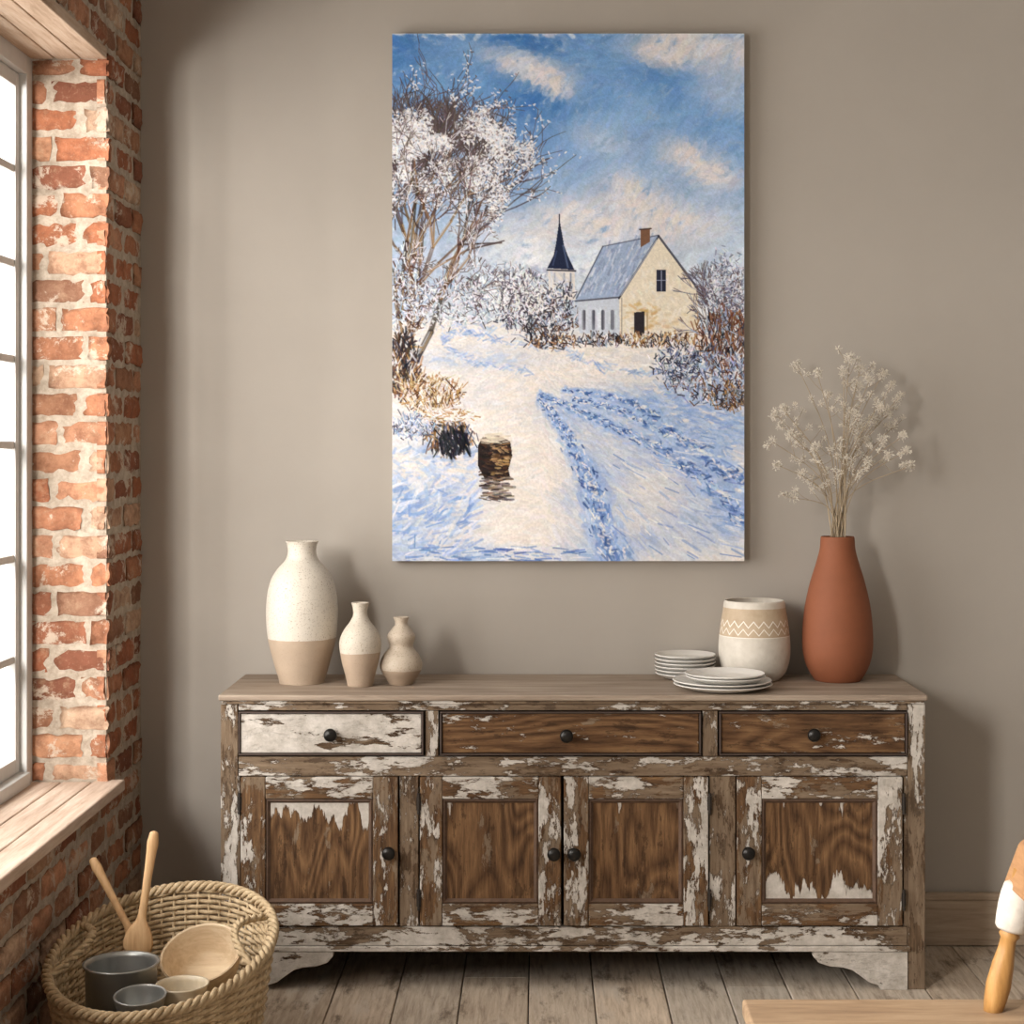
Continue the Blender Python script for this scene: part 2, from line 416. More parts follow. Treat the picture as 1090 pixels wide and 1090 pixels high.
for px, py, yy in [(352, 782, FY-.001), (603, 783, FY-.001), (866, 782, FY-.001), (414, 907, FY-.008), (589.5, 908, FY-.008), (611, 908, FY-.008), (796, 907, FY-.008)]:
    b.lathe(kp, (ex(px), yy, ez(py)), 28, ry)
b.out('knobs', IR, SB, smooth=True)

# ------------------------------------------------------------------ painting
def paint():
    k = 1.9; W = int(373*k)+1; H = int(560*k)+1; rng = np.random.default_rng(7)
    img = np.zeros((H, W, 3), np.float32); hg = np.zeros((H, W), np.float32)
    def vn(cx, cy, seed):
        r = np.random.default_rng(seed); g = r.random((cy+2, cx+2))
        ys = np.linspace(0, cy, H); xs = np.linspace(0, cx, W); yi = ys.astype(int); xi = xs.astype(int)
        fy = (ys-yi)[:, None]; fx = (xs-xi)[None]; fy = fy*fy*(3-2*fy); fx = fx*fx*(3-2*fx)
        A = g[np.ix_(yi, xi)]; B = g[np.ix_(yi, xi+1)]; C = g[np.ix_(yi+1, xi)]; D = g[np.ix_(yi+1, xi+1)]
        return (A*(1-fx)+B*fx)*(1-fy)+(C*(1-fx)+D*fx)*fy
    def fbm(c, seed, ar=1.5):
        s = 0; a = .5
        for o in range(5): s = s+a*vn(max(1, int(c*2**o)), max(1, int(c*ar*2**o)), seed+o); a *= .5
        return s/.97
    F1 = fbm(5, 1); F2 = fbm(9, 20); F3 = fbm(4, 40, 4); F4 = fbm(16, 60)
    def at(F, x, y):
        i = min(H-1, max(0, int((y-37)*k))); j = min(W-1, max(0, int((x-418)*k))); return float(F[i, j])
    def st(x0, y0, x1, y1, w, c, a=1., rough=.5, h=.5, soft=.5):
        x0 = (x0-418)*k; x1 = (x1-418)*k; y0 = (y0-37)*k; y1 = (y1-37)*k; hw = w*k/2
        bx0 = int(max(0, min(x0, x1)-hw-1)); bx1 = int(min(W, max(x0, x1)+hw+2)); by0 = int(max(0, min(y0, y1)-hw-1)); by1 = int(min(H, max(y0, y1)+hw+2))
        if bx1 <= bx0 or by1 <= by0: return
        L = math.hypot(x1-x0, y1-y0)+1e-4; ux = (x1-x0)/L; uy = (y1-y0)/L
        yy = np.arange(by0, by1, dtype=np.float32)[:, None]-y0; xx = np.arange(bx0, bx1, dtype=np.float32)[None]-x0
        t = xx*ux+yy*uy; d = -xx*uy+yy*ux; tc = np.clip(t, 0, L)
        dist = np.sqrt(d*d+(t-tc)**2)
        sf = 1 if hw < 2 else 1/(1+soft*hw*.5)
        m = np.clip((hw-dist)*sf+.5, 0, 1)*a
        if hw > 1.5:
            br = 1-rough*rng.random(64).astype(np.float32); m = m*br[np.clip(((d+hw)*1.1).astype(int), 0, 63)]
            m = m*np.clip(1.25-.7*np.clip(t/L, 0, 1)*rng.random(), 0, 1)
        c = np.asarray(c, np.float32)
        img[by0:by1, bx0:bx1] = img[by0:by1, bx0:bx1]*(1-m[..., None])+c*m[..., None]
        hg[by0:by1, bx0:bx1] = hg[by0:by1, bx0:bx1]*(1-m*.8)+m*h*rng.uniform(.4, 1)
    def dab(x, y, r, c, a=1.):
        an = rng.uniform(0, 3.14); st(x-r*.6*math.cos(an), y-r*.6*math.sin(an), x+r*.6*math.cos(an), y+r*.6*math.sin(an), r, c, a, .3, .9)
    def poly(pts, c, a=1.):
        P = [((x-418)*k, (y-37)*k) for x, y in pts]; xs = [p[0] for p in P]; ys = [p[1] for p in P]
        x0, x1, y0, y1 = int(max(0, min(xs))), int(min(W, max(xs)+2)), int(max(0, min(ys))), int(min(H, max(ys)+2))
        Y, X = np.mgrid[y0:y1, x0:x1]; ins = np.zeros(X.shape, bool)
        for i in range(len(P)):
            xa, ya = P[i]; xb, yb = P[i-1]
            if ya == yb: continue
            cnd = ((Y < ya) != (Y < yb)) & (X < (xb-xa)*(Y-ya)/(yb-ya)+xa); ins ^= cnd
        m = ins[..., None]*a; img[y0:y1, x0:x1] = img[y0:y1, x0:x1]*(1-m)+np.asarray(c)*m
    V = lambda *c: np.array(c, float)
    def jit(c, s=.04): return np.clip(np.asarray(c)+rng.normal(0, s)+rng.normal(0, s*.35, 3), 0, 1)
    def blur(amount):
        B = img.copy()
        for _ in range(2):
            B = (np.roll(B, 1, 0)+B*2+np.roll(B, -1, 0))/4; B = (np.roll(B, 1, 1)+B*2+np.roll(B, -1, 1))/4
        img[1:-1, 1:-1] = img[1:-1, 1:-1]*(1-amount)+B[1:-1, 1:-1]*amount
    keys = [(0, V(.32, .51, .74)), (.12, V(.40, .58, .79)), (.25, V(.55, .68, .84)), (.36, V(.69, .77, .87)), (.46, V(.79, .83, .88)), (.6, V(.86, .87, .89))]
    clouds = [(562, 72, 44, 14, .25), (590, 92, 28, 9, .5), (740, 50, 70, 18, .1), (700, 62, 40, 12, .2), (738, 172, 38, 19, .55), (762, 188, 25, 12, .2), (675, 208, 38, 20, .4), (640, 235, 50, 24, .2), (560, 250, 60, 30, 0), (775, 78, 34, 26, .3), (500, 150, 40, 20, .3), (770, 110, 40, 14, .4), (640, 150, 55, 16, .3), (730, 235, 55, 26, 0), (520, 60, 30, 10, .4)]
    cw = [1, .8, .85, .8, 1., .8, .95, .8, .6, .65, .4, .4, .35, .6, .3]
    def sky(x, y):
        v = (y-37)/560; u = (x-418)/373
        c = keys[-1][1]
        for (a, ca), (b_, cb) in zip(keys, keys[1:]):
            if a <= v < b_: c = ca+(cb-ca)*(v-a)/(b_-a); break
        c = c+(u-.3)*.10*(1-v); n = at(F1, x, y); c = c+(n-.5)*.46*V(1, .8, .5)
        wt = 0
        for (cx, cy, rx, ry, an), ww in zip(clouds, cw):
            dx = x-cx; dy = y-cy; ca, sa = math.cos(an), math.sin(an)
            p = (dx*ca+dy*sa)/rx; q = (-dx*sa+dy*ca)/ry; wt += ww*math.exp(-(p*p+q*q))
        wt = min(.95, max(0, wt*1.25*(.15+1.7*at(F2, x, y))-.08))
        return c*(1-wt)+(V(.91, .87, .85) if rng.random() < .7 else V(.88, .88, .91))*wt
    img[:] = V(.6, .7, .82)
    for i in range(9000):
        x = rng.uniform(410, 800); y = rng.uniform(30, 365); an = -.45+(at(F3, x, y)-.5)*3.2+rng.normal(0, .45); L = rng.uniform(5, 19)
        st(x-L/2*math.cos(an), y-L/2*math.sin(an), x+L/2*math.cos(an), y+L/2*math.sin(an), rng.uniform(2.5, 7), jit(sky(x, y), .026), .68, .65, .4)
    for i in range(500):
        x = rng.uniform(500, 620); y = rng.uniform(285, 350); dab(x, y, rng.uniform(2, 5), jit(V(.66, .71, .79), .05), .45)
    # ground
    def zone(x, y, cx, cy, rx, ry): return math.exp(-((x-cx)/rx)**2-((y-cy)/ry)**2)
    def gcol(x, y):
        bl = 1.0*zone(x, y, 440, 530, 55, 52)+.6*zone(x, y, 480, 592, 70, 12)+.95*zone(x, y, 750, 452, 70, 48)+.8*zone(x, y, 770, 545, 70, 38)+.75*zone(x, y, 640, 535, 36, 75)+.6*zone(x, y, 500, 383, 75, 10)+.8*zone(x, y, 680, 432, 85, 20)+.5*zone(x, y, 700, 580, 60, 20)+.4*zone(x, y, 600, 440, 30, 20)
        bl = bl*(.0+2.*at(F2, x, y))+1.1*max(0, at(F3, x, y)-.53)
        bl = min(.95, max(0, bl-.04)); warm = V(.925, .89, .855) if rng.random() < .75 else V(.94, .92, .91)
        cb = V(.50, .62, .83) if rng.random() < .5 else V(.68, .76, .88)
        return warm*(1-bl)+cb*bl
    poly([(410, 345), (470, 338), (520, 350), (620, 352), (800, 355), (800, 605), (410, 605)], (.87, .86, .86))
    def gang(x, y): return math.atan2(y-385, x-575)*(.6 if x > 575 else 0)+(0 if x > 575 else -.25+.4*(at(F1, x, y)-.3))
    for i in range(10000):
        y = 342+rng.random()**.85*262; x = rng.uniform(410, 800); s = (y-340)/250
        an = gang(x, y)+rng.normal(0, .35); L = rng.uniform(4, 10)+s*rng.uniform(2, 13)
        st(x-L/2*math.cos(an), y-L/2*math.sin(an), x+L/2*math.cos(an), y+L/2*math.sin(an), rng.uniform(1.2, 3.2)+2.8*s*rng.random(), jit(gcol(x, y), .022), .78, .65, .8)
    for pts in ([(520, 352), (470, 360), (500, 385), (560, 395)], [(600, 372), (640, 392), (700, 398), (770, 402)], [(480, 345), (520, 362), (600, 370)]):
        P = cr(pts, 20)
        for x, y in P:
            for q in range(2): st(x, y+rng.normal(0, 3), x+rng.uniform(4, 9), y+rng.normal(0, 3), 1.8, jit([V(.50, .61, .81), V(.66, .75, .88), V(.92, .9, .9)][rng.integers(3)], .04), .65)
    def path(pts, n):
        P = cr(pts, 20); return [P[int(i)] for i in np.linspace(0, len(P)-1, n)]
    def track(pts, wd, n, dens):
        P = path(pts, n)
        for ps in (0, 1):
            for i, (x, y) in enumerate(P[:-1]):
                x2, y2 = P[i+1]; t = i/n; an = math.atan2(y2-y, x2-x); ph = i*(1.05-.5*t)+rng.normal(0, .5)
                for j in range(dens if ps else 3):
                    side = rng.choice([-1, 1]) if rng.random() < .7 else 0
                    o = (side*wd*.5+rng.normal(0, wd*.32))*(.3+.7*t)*(1 if ps else 1.3); a2 = an+rng.normal(0, .5)
                    clump = math.sin(ph+side*1.4)
                    L = ((1.5+5*t) if ps else (5+9*t))*rng.uniform(.4, 1.5)
                    px, py = x-o*math.sin(an), y+o*math.cos(an)*.6
                    if ps == 0: c = [V(.58, .68, .85), V(.70, .78, .9)][rng.integers(2)]; w = 2.5+4*t; a = .5
                    else:
                        if clump < 0:
                            if rng.random() < .35: continue
                            c = [V(.93, .91, .89), V(.70, .78, .90), V(.55, .66, .84)][rng.integers(3)]
                        else: c = [V(.22, .32, .54), V(.33, .46, .70), V(.50, .62, .82), V(.93, .91, .9)][rng.choice(4, p=[.25, .33, .24, .18])]
                        w = rng.uniform(.7, 1.5)+2.2*t*rng.random(); a = .85
                    st(px-L/2*math.cos(a2), py-L/2*math.sin(a2), px+L/2*math.cos(a2), py+L/2*math.sin(a2), w, jit(c, .035), a, .45, .9)
    track([(575, 425), (595, 450), (612, 480), (628, 515), (638, 550), (655, 595)], 17, 140, 7)
    track([(575, 420), (620, 440), (675, 465), (735, 500), (795, 555)], 13, 140, 6)
    track([(610, 425), (670, 440), (730, 470), (795, 520)], 15, 120, 6)
    track([(600, 415), (660, 425), (700, 445)], 8, 60, 4)
    for i in range(110):
        x = rng.uniform(650, 790); y = rng.uniform(460, 592); L = rng.uniform(6, 24); an = gang(x, y)+rng.normal(0, .2)
        st(x, y, x+L*math.cos(an), y+L*math.sin(an), rng.uniform(1, 2.6), jit([V(.40, .52, .76), V(.6, .7, .87), V(.95, .93, .91)][rng.integers(3)], .03), .65)
    for i in range(300):
        x = rng.uniform(415, 505); y = rng.uniform(480, 592); L = rng.uniform(6, 20); an = -.6+rng.normal(0, .45)
        st(x, y, x+L*math.cos(an), y+L*math.sin(an), rng.uniform(1.5, 4), jit([V(.44, .57, .80), V(.60, .71, .87), V(.91, .91, .94), V(.9, .87, .85)][rng.integers(4)], .03), .7)
    for i in range(110):
        x = rng.uniform(430, 620); y = rng.uniform(582, 598); st(x, y, x+rng.uniform(5, 18), y+rng.normal(0, 2), rng.uniform(1, 2.2), jit([V(.30, .43, .68), V(.50, .62, .84), V(.9, .9, .92)][rng.integers(3)], .05), .75)
    def shrub(cx, cy, rx, ry, n, cols, L=(5, 14), w=(.7, 1.5), an0=-1.57, sp=.6):
        for i in range(n):
            a = rng.uniform(0, 6.28); r = math.sqrt(rng.random())*rng.uniform(.75, 1.15); x = cx+rx*r*math.cos(a); y = cy+ry*r*math.sin(a)
            l = rng.uniform(*L)*.85; an = an0+rng.normal(0, sp); st(x, y, x+l*math.cos(an), y+l*math.sin(an), rng.uniform(*w), jit(cols[rng.integers(len(cols))], .05), .85, .3, .9)
    def twigs(x, y, an, L, w, dp, cols, sp=.5):
        x2 = x+L*math.cos(an); y2 = y-L*math.sin(an); st(x, y, x2, y2, w, jit(cols[rng.integers(len(cols))], .05), .85, .3, .7)
        if dp > 0:
            for q in range(rng.integers(2, 4)): twigs(x2, y2, an+rng.normal(0, sp), L*rng.uniform(.6, .85), max(.6, w*.7), dp-1, cols, sp)
    dkb, brn, och, wht, gry = V(.14, .14, .19), V(.34, .22, .15), V(.68, .52, .33), V(.91, .91, .93), V(.60, .66, .75)
    shrub(575, 340, 42, 22, 620, [dkb, V(.26, .26, .32), gry, wht, V(.4, .28, .2)], (4, 11), sp=.9)
    shrub(540, 310, 42, 28, 420, [gry, wht, V(.35, .33, .38), wht, V(.55, .5, .5)], (3, 9), sp=.9)
    for i in range(18): twigs(rng.uniform(510, 600), rng.uniform(325, 350), 1.57+rng.normal(0, .4), rng.uniform(9, 18), 1.2, 3, [V(.25, .22, .25), V(.42, .39, .43)])
    shrub(555, 318, 52, 26, 460, [wht, wht, V(.96, .95, .94)], (1.5, 4), (.8, 1.8), sp=1.4)
    shrub(590, 365, 30, 7, 200, [dkb, brn, V(.2, .2, .25), wht, och], (3, 8), sp=.9)
    # steeple
    poly([(583, 287), (584, 318), (612, 320), (611, 287)], (.88, .86, .84))
    for x in (590, 600, 607): st(x, 292, x, 300, 2, (.45, .5, .6), .8)
    for i in range(14): st(rng.uniform(584, 610), rng.uniform(288, 316), rng.uniform(584, 610), rng.uniform(288, 316), 2, jit(V(.78, .82, .88), .05), .5)
    poly([(595, 234), (591, 262), (589, 272), (582, 286), (611, 288), (604, 273), (600, 262)], (.13, .16, .26))
    st(595, 229, 595, 250, 1.2, (.12, .14, .22)); st(599, 262, 604, 285, 2, (.45, .52, .66), .6); st(592, 268, 588, 283, 1.5, (.3, .36, .5), .6)
    st(582, 288, 612, 289, 1.5, (.14, .14, .2))
    shrub(598, 312, 18, 8, 90, [dkb, gry, wht, V(.35, .33, .38)], (3, 8), sp=.9)
    # house
    poly([(614, 320), (660, 314), (660, 358), (616, 355)], (.78, .81, .86))
    for i in range(40): x = rng.uniform(615, 656); st(x, rng.uniform(322, 340), x, rng.uniform(342, 354), 2.5, jit(V(.80, .82, .86), .05), .6)
    for x in (621, 631, 641, 651): st(x, 332, x, 350, 3.4, (.2, .2, .25), .9)
    poly([(658, 316), (700, 254), (742, 308), (741, 352), (700, 360), (659, 357)], (.90, .86, .78))
    for i in range(240):
        x = rng.uniform(664, 738); y = rng.uniform(275, 352)
        if y < 254+abs(x-700)*1.4+8: continue
        st(x, y, x+rng.normal(0, 3), y+rng.uniform(3, 8), 3, jit([V(.93, .89, .82), V(.89, .84, .75), V(.93, .91, .87)][rng.integers(3)], .02), .6)
    for i in range(50): x = rng.uniform(662, 700); y = rng.uniform(322, 350); st(x, y, x+rng.uniform(2, 8), y+rng.normal(0, 2), 2.5, jit(V(.81, .66, .42), .04), .5)
    for i in range(16): x = rng.uniform(704, 738); y = rng.uniform(335, 350); st(x, y, x+5, y, 3, jit(V(.85, .74, .56), .04), .4)
    poly([(612, 320), (628, 288), (640, 264), (701, 251), (680, 280), (659, 316)], (.62, .69, .80))
    for i in range(260):
        t = rng.random(); s = rng.random()
        x = (1-s)*(613+46*t)+s*(642+58*t); y = (1-s)*(319-3*t)+s*(264-11*t)
        st(x, y, x+3*rng.uniform(.5, 1.5), y-6*rng.uniform(.5, 1.5), 1.8, jit([V(.50, .56, .68), V(.70, .75, .84), V(.85, .87, .90), V(.58, .65, .78)][rng.integers(4)], .03), .7)
    st(612, 321, 658, 317, 1.8, (.16, .16, .22)); st(613, 318, 641, 263, 1.4, (.25, .27, .34), .8); st(641, 263, 700, 251, 1.2, (.3, .32, .4), .8)
    st(658, 318, 700, 252, 2., (.14, .14, .19)); st(700, 252, 743, 310, 2.2, (.14, .14, .19)); st(661, 318, 661, 356, 1., (.45, .42, .4), .7)
    st(660, 315, 698, 256, .9, (.8, .84, .9), .8)
    poly([(681, 245), (691, 244), (691, 258), (681, 264)], (.48, .35, .27)); st(680, 245, 692, 244, 1.6, (.25, .18, .16))
    poly([(698, 288), (708, 288), (708, 311), (698, 311)], (.16, .17, .24)); st(703, 289, 703, 310, .9, (.6, .62, .7)); st(698, 299, 708, 299, .8, (.6, .62, .7))
    poly([(674, 333), (685, 332), (685, 360), (674, 360)], (.18, .16, .18)); st(688, 333, 688, 358, 1.3, (.7, .6, .45))
    # right bushes
    for i in range(30): twigs(rng.uniform(752, 790), rng.uniform(340, 385), 1.5+rng.normal(0, .28), rng.uniform(14, 27), 1.4, 4, [V(.28, .26, .32), V(.40, .31, .28), V(.48, .48, .56)], .36)
    shrub(772, 315, 22, 48, 560, [wht, gry, V(.45, .47, .56), V(.8, .84, .9), wht], (2, 6), sp=1.2)
    shrub(768, 365, 30, 32, 460, [brn, V(.46, .28, .18), dkb, V(.55, .36, .24), gry], (5, 15), sp=.5)
    shrub(752, 402, 46, 30, 640, [gry, wht, V(.34, .38, .50), V(.45, .3, .22), V(.60, .69, .84), dkb], (4, 11), sp=.8)
    shrub(720, 388, 26, 24, 300, [V(.32, .38, .52), wht, gry, dkb], (3, 9), sp=.9)
    shrub(775, 425, 22, 14, 220, [brn, dkb, och, gry], (4, 11), sp=.7)
    shrub(690, 364, 50, 7, 330, [och, V(.76, .62, .42), brn, V(.88, .84, .76), dkb, wht], (3, 9), sp=.6)
    shrub(640, 364, 28, 7, 180, [gry, brn, wht, dkb], (3, 8), sp=.7)
    # big frosted tree
    tips = []
    def inside(x, y):
        th = math.atan2(y-205, x-462); q = 1+.13*math.sin(3*th+1)+.10*math.sin(7*th+2)+.07*math.sin(13*th)
        return ((x-462)/122)**2+((y-205)/118)**2 < q*rng.uniform(.72, 1.1) and not (x > 545 and y > 215) and y > 88
    def br_(x, y, an, L, w, dp):
        x2 = x+L*math.cos(an); y2 = y-L*math.sin(an)
        if dp > 1 and not inside(x2, y2):
            if rng.random() < .85: return
        mx_, my_ = (x+x2)/2+rng.normal(0, L*.06), (y+y2)/2
        c = jit([V(.34, .23, .16), V(.22, .17, .16), V(.50, .37, .25)][rng.integers(3)] if dp < 3 else V(.34, .29, .29), .04)
        st(x, y, mx_, my_, w, c, .9, .4, .8); st(mx_, my_, x2, y2, w*.85, c, .9, .4, .8)
        if dp < 3 and w > 2: st(x+1, y, mx_+1, my_, w*.35, V(.74, .62, .46), .7); st(x-1, y, mx_-1, my_, w*.3, V(.82, .84, .88), .7)
        if dp >= 3: tips.append((x2, y2, dp)); tips.append((mx_, my_, dp))
        if dp >= 8 or L < 4: return
        for s in range(rng.choice([2, 3], p=[.5, .5])):
            br_(x2, y2, an+rng.normal(0, .36)+(.03 if x2 > 520 else 0), L*rng.uniform(.66, .86), max(.7, w*.64), dp+1)
    for i in range(1300):
        a = rng.uniform(0, 6.28); r = rng.random()**.6; x = 460+108*r*math.cos(a); y = 208+112*r*math.sin(a)
        if at(F2, x, y) > .46: dab(x, y, rng.uniform(2, 6), jit([V(.72, .77, .85), V(.84, .86, .9), V(.60, .65, .75)][rng.integers(3)], .03), .45)
    br_(436, 405, 1.55, 72, 8, 0); br_(440, 390, 1.18, 78, 6.5, 0); br_(430, 372, 1.72, 62, 5, 0); br_(442, 352, .95, 66, 4.5, 1); br_(440, 345, 1.32, 84, 5, 0); br_(428, 330, 1.5, 74, 4, 1); br_(450, 300, .8, 54, 3, 1); br_(455, 290, .5, 48, 2.5, 2); br_(436, 270, 1.45, 70, 3, 1); br_(445, 260, 1.1, 66, 3, 1); br_(430, 220, 1.6, 50, 2.5, 2); br_(450, 210, 1.2, 50, 2.5, 2)
    rng.shuffle(tips); print('TIPS', len(tips))
    for x, y, dp in tips[:5600]:
        if at(F4, x, y) < .40: continue
        for j in range(2):
            dab(x+rng.normal(0, 2.8), y+rng.normal(0, 2.8), rng.uniform(.8, 2.1), jit([wht, V(.96, .94, .92), V(.78, .82, .88), V(.66, .60, .58), V(.40, .36, .38)][rng.choice(5, p=[.40, .24, .20, .09, .07])], .02), .88)
    for i in range(60):
        x = rng.uniform(420, 510); y = rng.uniform(150, 330); twigs(x, y, 1.3+rng.normal(0, .5), rng.uniform(10, 20), 1.1, 3, [V(.30, .25, .25), V(.46, .38, .35), V(.9, .9, .92)])
    shrub(480, 325, 52, 26, 620, [wht, wht, gry, V(.36, .32, .34), V(.8, .8, .84)], (2, 7), sp=1.2)
    shrub(434, 320, 18, 60, 360, [wht, gry, brn, V(.26, .2, .2), wht], (3, 9), sp=.8)
    # foreground left
    shrub(430, 395, 15, 34, 380, [dkb, brn, och, V(.2, .15, .13), wht], (6, 18), (.8, 2.4), sp=.5)
    shrub(458, 422, 34, 20, 480, [och, V(.78, .67, .49), V(.87, .82, .75), brn, wht], (5, 13), sp=.7)
    shrub(478, 462, 26, 20, 300, [dkb, V(.12, .12, .15), brn, wht, V(.45, .5, .62), V(.3, .3, .36), och], (5, 13), (.8, 2.2), an0=1.4, sp=.5)
    shrub(484, 468, 16, 15, 110, [dkb, V(.1, .1, .13)], (6, 15), (1, 2.6), an0=1.4, sp=.35)
    shrub(440, 455, 24, 14, 220, [wht, gry, V(.62, .71, .86), V(.3, .3, .36)], (3, 10), sp=.9)
    shrub(474, 442, 32, 8, 190, [wht, V(.93, .90, .87), och], (4, 9), an0=0, sp=.5)
    for i in range(170): x = rng.uniform(415, 508); y = 492+rng.normal(0, 6)+.1*(x-415); st(x, y, x+rng.uniform(4, 12), y+rng.normal(2, 3), rng.uniform(2, 4), jit([V(.92, .91, .92), V(.68, .76, .88), V(.91, .88, .85)][rng.integers(3)], .02), .75)
    # stump
    poly([(509, 474), (513, 466), (530, 463), (543, 470), (545, 485), (541, 500), (543, 508), (532, 513), (516, 510), (509, 496)], (.16, .12, .11))
    for i in range(130):
        x = rng.uniform(510, 538); y = rng.uniform(472, 508); lft = x < 522; st(x, y, x+rng.uniform(2, 8), y+rng.normal(0, 1.5), rng.uniform(1, 2.4), jit(([V(.13, .11, .12), V(.3, .2, .14), V(.12, .1, .1)] if lft else [V(.62, .47, .30), V(.34, .23, .15), V(.76, .62, .44)])[rng.integers(3)], .04), .8)
    for i in range(40): x = rng.uniform(509, 536); y = rng.uniform(462, 471); st(x, y, x+8, y+rng.normal(0, 1), 2., jit(V(.88, .83, .75), .03), .8)
    for i in range(130): x = rng.uniform(510, 540); y = rng.uniform(508, 532); st(x, y, x+rng.uniform(4, 10), y+rng.normal(0, 1), rng.uniform(1, 2.2), jit([V(.16, .13, .13), V(.50, .40, .30), V(.65, .58, .52), V(.3, .28, .32)][rng.integers(4)], .05), .75)
    blur(.22)
    n = vn(W//3, H//3, 99)[..., None]; img[:] = img*(.95+.08*n)
    return np.clip(img, 0, 1), hg, W, H
img, hg, PW, PH = paint()
PT = empty('canvas_painting', (.09, -.02, 1.89))
PX0, PX1, PZ0, PZ1 = -.421, .600, 1.124, 2.654; PY = -.040
ii, jj = np.mgrid[0:PH, 0:PW]
co = np.stack([PX0+(PX1-PX0)*jj/(PW-1), PY-.0018*hg, PZ1-(PZ1-PZ0)*ii/(PH-1)], -1).reshape(-1, 3).astype(np.float32)
a_ = (ii[:-1, :-1]*PW+jj[:-1, :-1]).ravel(); fc = np.stack([a_, a_+PW, a_+PW+1, a_+1], -1).astype(np.int32)
me = bpy.data.meshes.new('canvas_front'); me.vertices.add(len(co)); me.vertices.foreach_set('co', co.ravel())
me.loops.add(fc.size); me.loops.foreach_set('vertex_index', fc.ravel()); me.polygons.add(len(fc))
me.polygons.foreach_set('loop_start', np.arange(0, fc.size, 4, dtype=np.int32)); me.polygons.foreach_set('loop_total', np.full(len(fc), 4, np.int32))
me.update(calc_edges=True); me.polygons.foreach_set('use_smooth', np.ones(len(fc), bool))
L_ = np.where(img <= .04045, img/12.92, ((img+.055)/1.055)**2.4)
ca = me.color_attributes.new('col', 'FLOAT_COLOR', 'POINT'); ca.data.foreach_set('color', np.concatenate([L_, np.ones((PH, PW, 1))], -1).astype(np.float32).ravel())
t = NT('oil_paint_on_canvas'); at_ = t.n('ShaderNodeVertexColor', _layer_name='col')
c = t.coord(); nz1 = t.noise(t.coord((1, 1, .35)), 420, 2, .6); nz2 = t.noise(t.coord((.35, 1, 1), (3, 0, 0)), 420, 2, .6)
hh = t.math('ADD', nz1, nz2)
me.materials.append(t.fin(at_.outputs[0], .75, t.bump(hh, .5, .0016), spec=.15))
o = bpy.data.objects.new('canvas_front', me); scene.collection.objects.link(o); attach(o, PT)
b = MB(); b.box(PX0, PX1, PY+.0002, -.001, PZ0, PZ1); b.out('stretcher', simple('canvas_edge', '#b9b4ab', .8), PT)

# ------------------------------------------------------------------ ceramics
def m_ceramic(name, top, bottom=None, zs=0, rough=.45, speck=True):
    t = NT(name); c = t.coord(); n = t.noise(c, 260, 2, .5); n2 = t.noise(c, 18, 5, .6)
    col = t.ramp(n2, [(.3, (*[x*.9 for x in hx(top)], 1)), (.7, h4(top))])
    if speck: col = t.mix(t.ramp(n, [(.58, 0.), (.68, .65)]), col, h4('#8a7a66'))
    hgt = n2
    if bottom:
        sp = t.n('ShaderNodeSeparateXYZ'); t.set(sp.inputs[0], c)
        zz = t.math('ADD', sp.outputs[2], t.math('MULTIPLY', t.noise(c, 9, 2, .5), .006))
        mk_ = t.math('LESS_THAN', zz, zs+.003)
        bc = t.ramp(n2, [(.3, (*[x*.88 for x in hx(bottom)], 1)), (.7, h4(bottom))])
        bc = t.mix(t.ramp(n, [(.6, 0.), (.7, .3)]), bc, h4('#8a7460'))
        col = t.mix(mk_, col, bc)
    return t.fin(col, rough, t.bump(t.math('ADD', t.math('MULTIPLY', n, .3), n2), .22, .002), spec=.35)
def vase(name, px, basepx, prof, mat, y):
    s = 1798/(y-CAM_Y); X = (px-572)/s
    P = [(hw/s, (basepx-py)/s) for py, hw in prof][::-1]
    P = [(.0005, 0), (P[0][0]*.93, 0)] + cr(P, 8)
    r, z = P[-1]; th = .0045
    P += [(r-th*.3, z+.0015), (r-th, z), ] + [(max(.004, rr-th), zz) for rr, zz in P[-2:-18:-1]]
    b = MB(); b.lathe(P, (X, y, TOPZ+.0005), 72); o = b.out(name, mat, None, smooth=True, cols=False); return X, s
def zof(basepx, py, y): return TOPZ+(basepx-py)/(1798/(y-CAM_Y))
vase('tall_stoneware_vase', 321.5, 727, [(577, 17.5), (580, 16), (588, 15), (597, 18), (606, 26), (618, 33), (635, 37), (655, 38), (680, 36), (705, 30), (722, 25), (727, 24)],
     m_ceramic('stoneware_a', '#d0c7b9', '#ae9a85', zof(727, 679, -.18), .55), -.18)
vase('medium_stoneware_vase', 383.5, 730, [(642, 9.5), (645, 8.5), (654, 7.5), (662, 11), (670, 17), (680, 21.5), (690, 22), (705, 19.5), (720, 15.5), (730, 13.5)],
     m_ceramic('stoneware_b', '#c9beae', '#ac9782', zof(730, 694, -.245), .55), -.245)
vase('small_gourd_vase', 427, 728, [(657, 8.5), (659, 7.5), (664, 6.5), (669, 10), (675, 14.5), (680, 14.5), (686, 12.5), (690, 13.5), (697, 19), (706, 22.5), (714, 21), (722, 16), (728, 12.5)],
     m_ceramic('stoneware_c', '#c1b29f', '#a5907b', zof(728, 712, -.215), .55), -.215)
TY = -.135
tX, ts = vase('terracotta_vase', 891.5, 723.5, [(571, 17.5), (574, 18), (585, 19), (600, 23), (620, 29), (645, 34.5), (670, 37), (690, 37), (705, 34), (716, 29), (723.5, 24)],
     m_ceramic('terracotta', '#8b5236', None, 0, .7, False), TY)
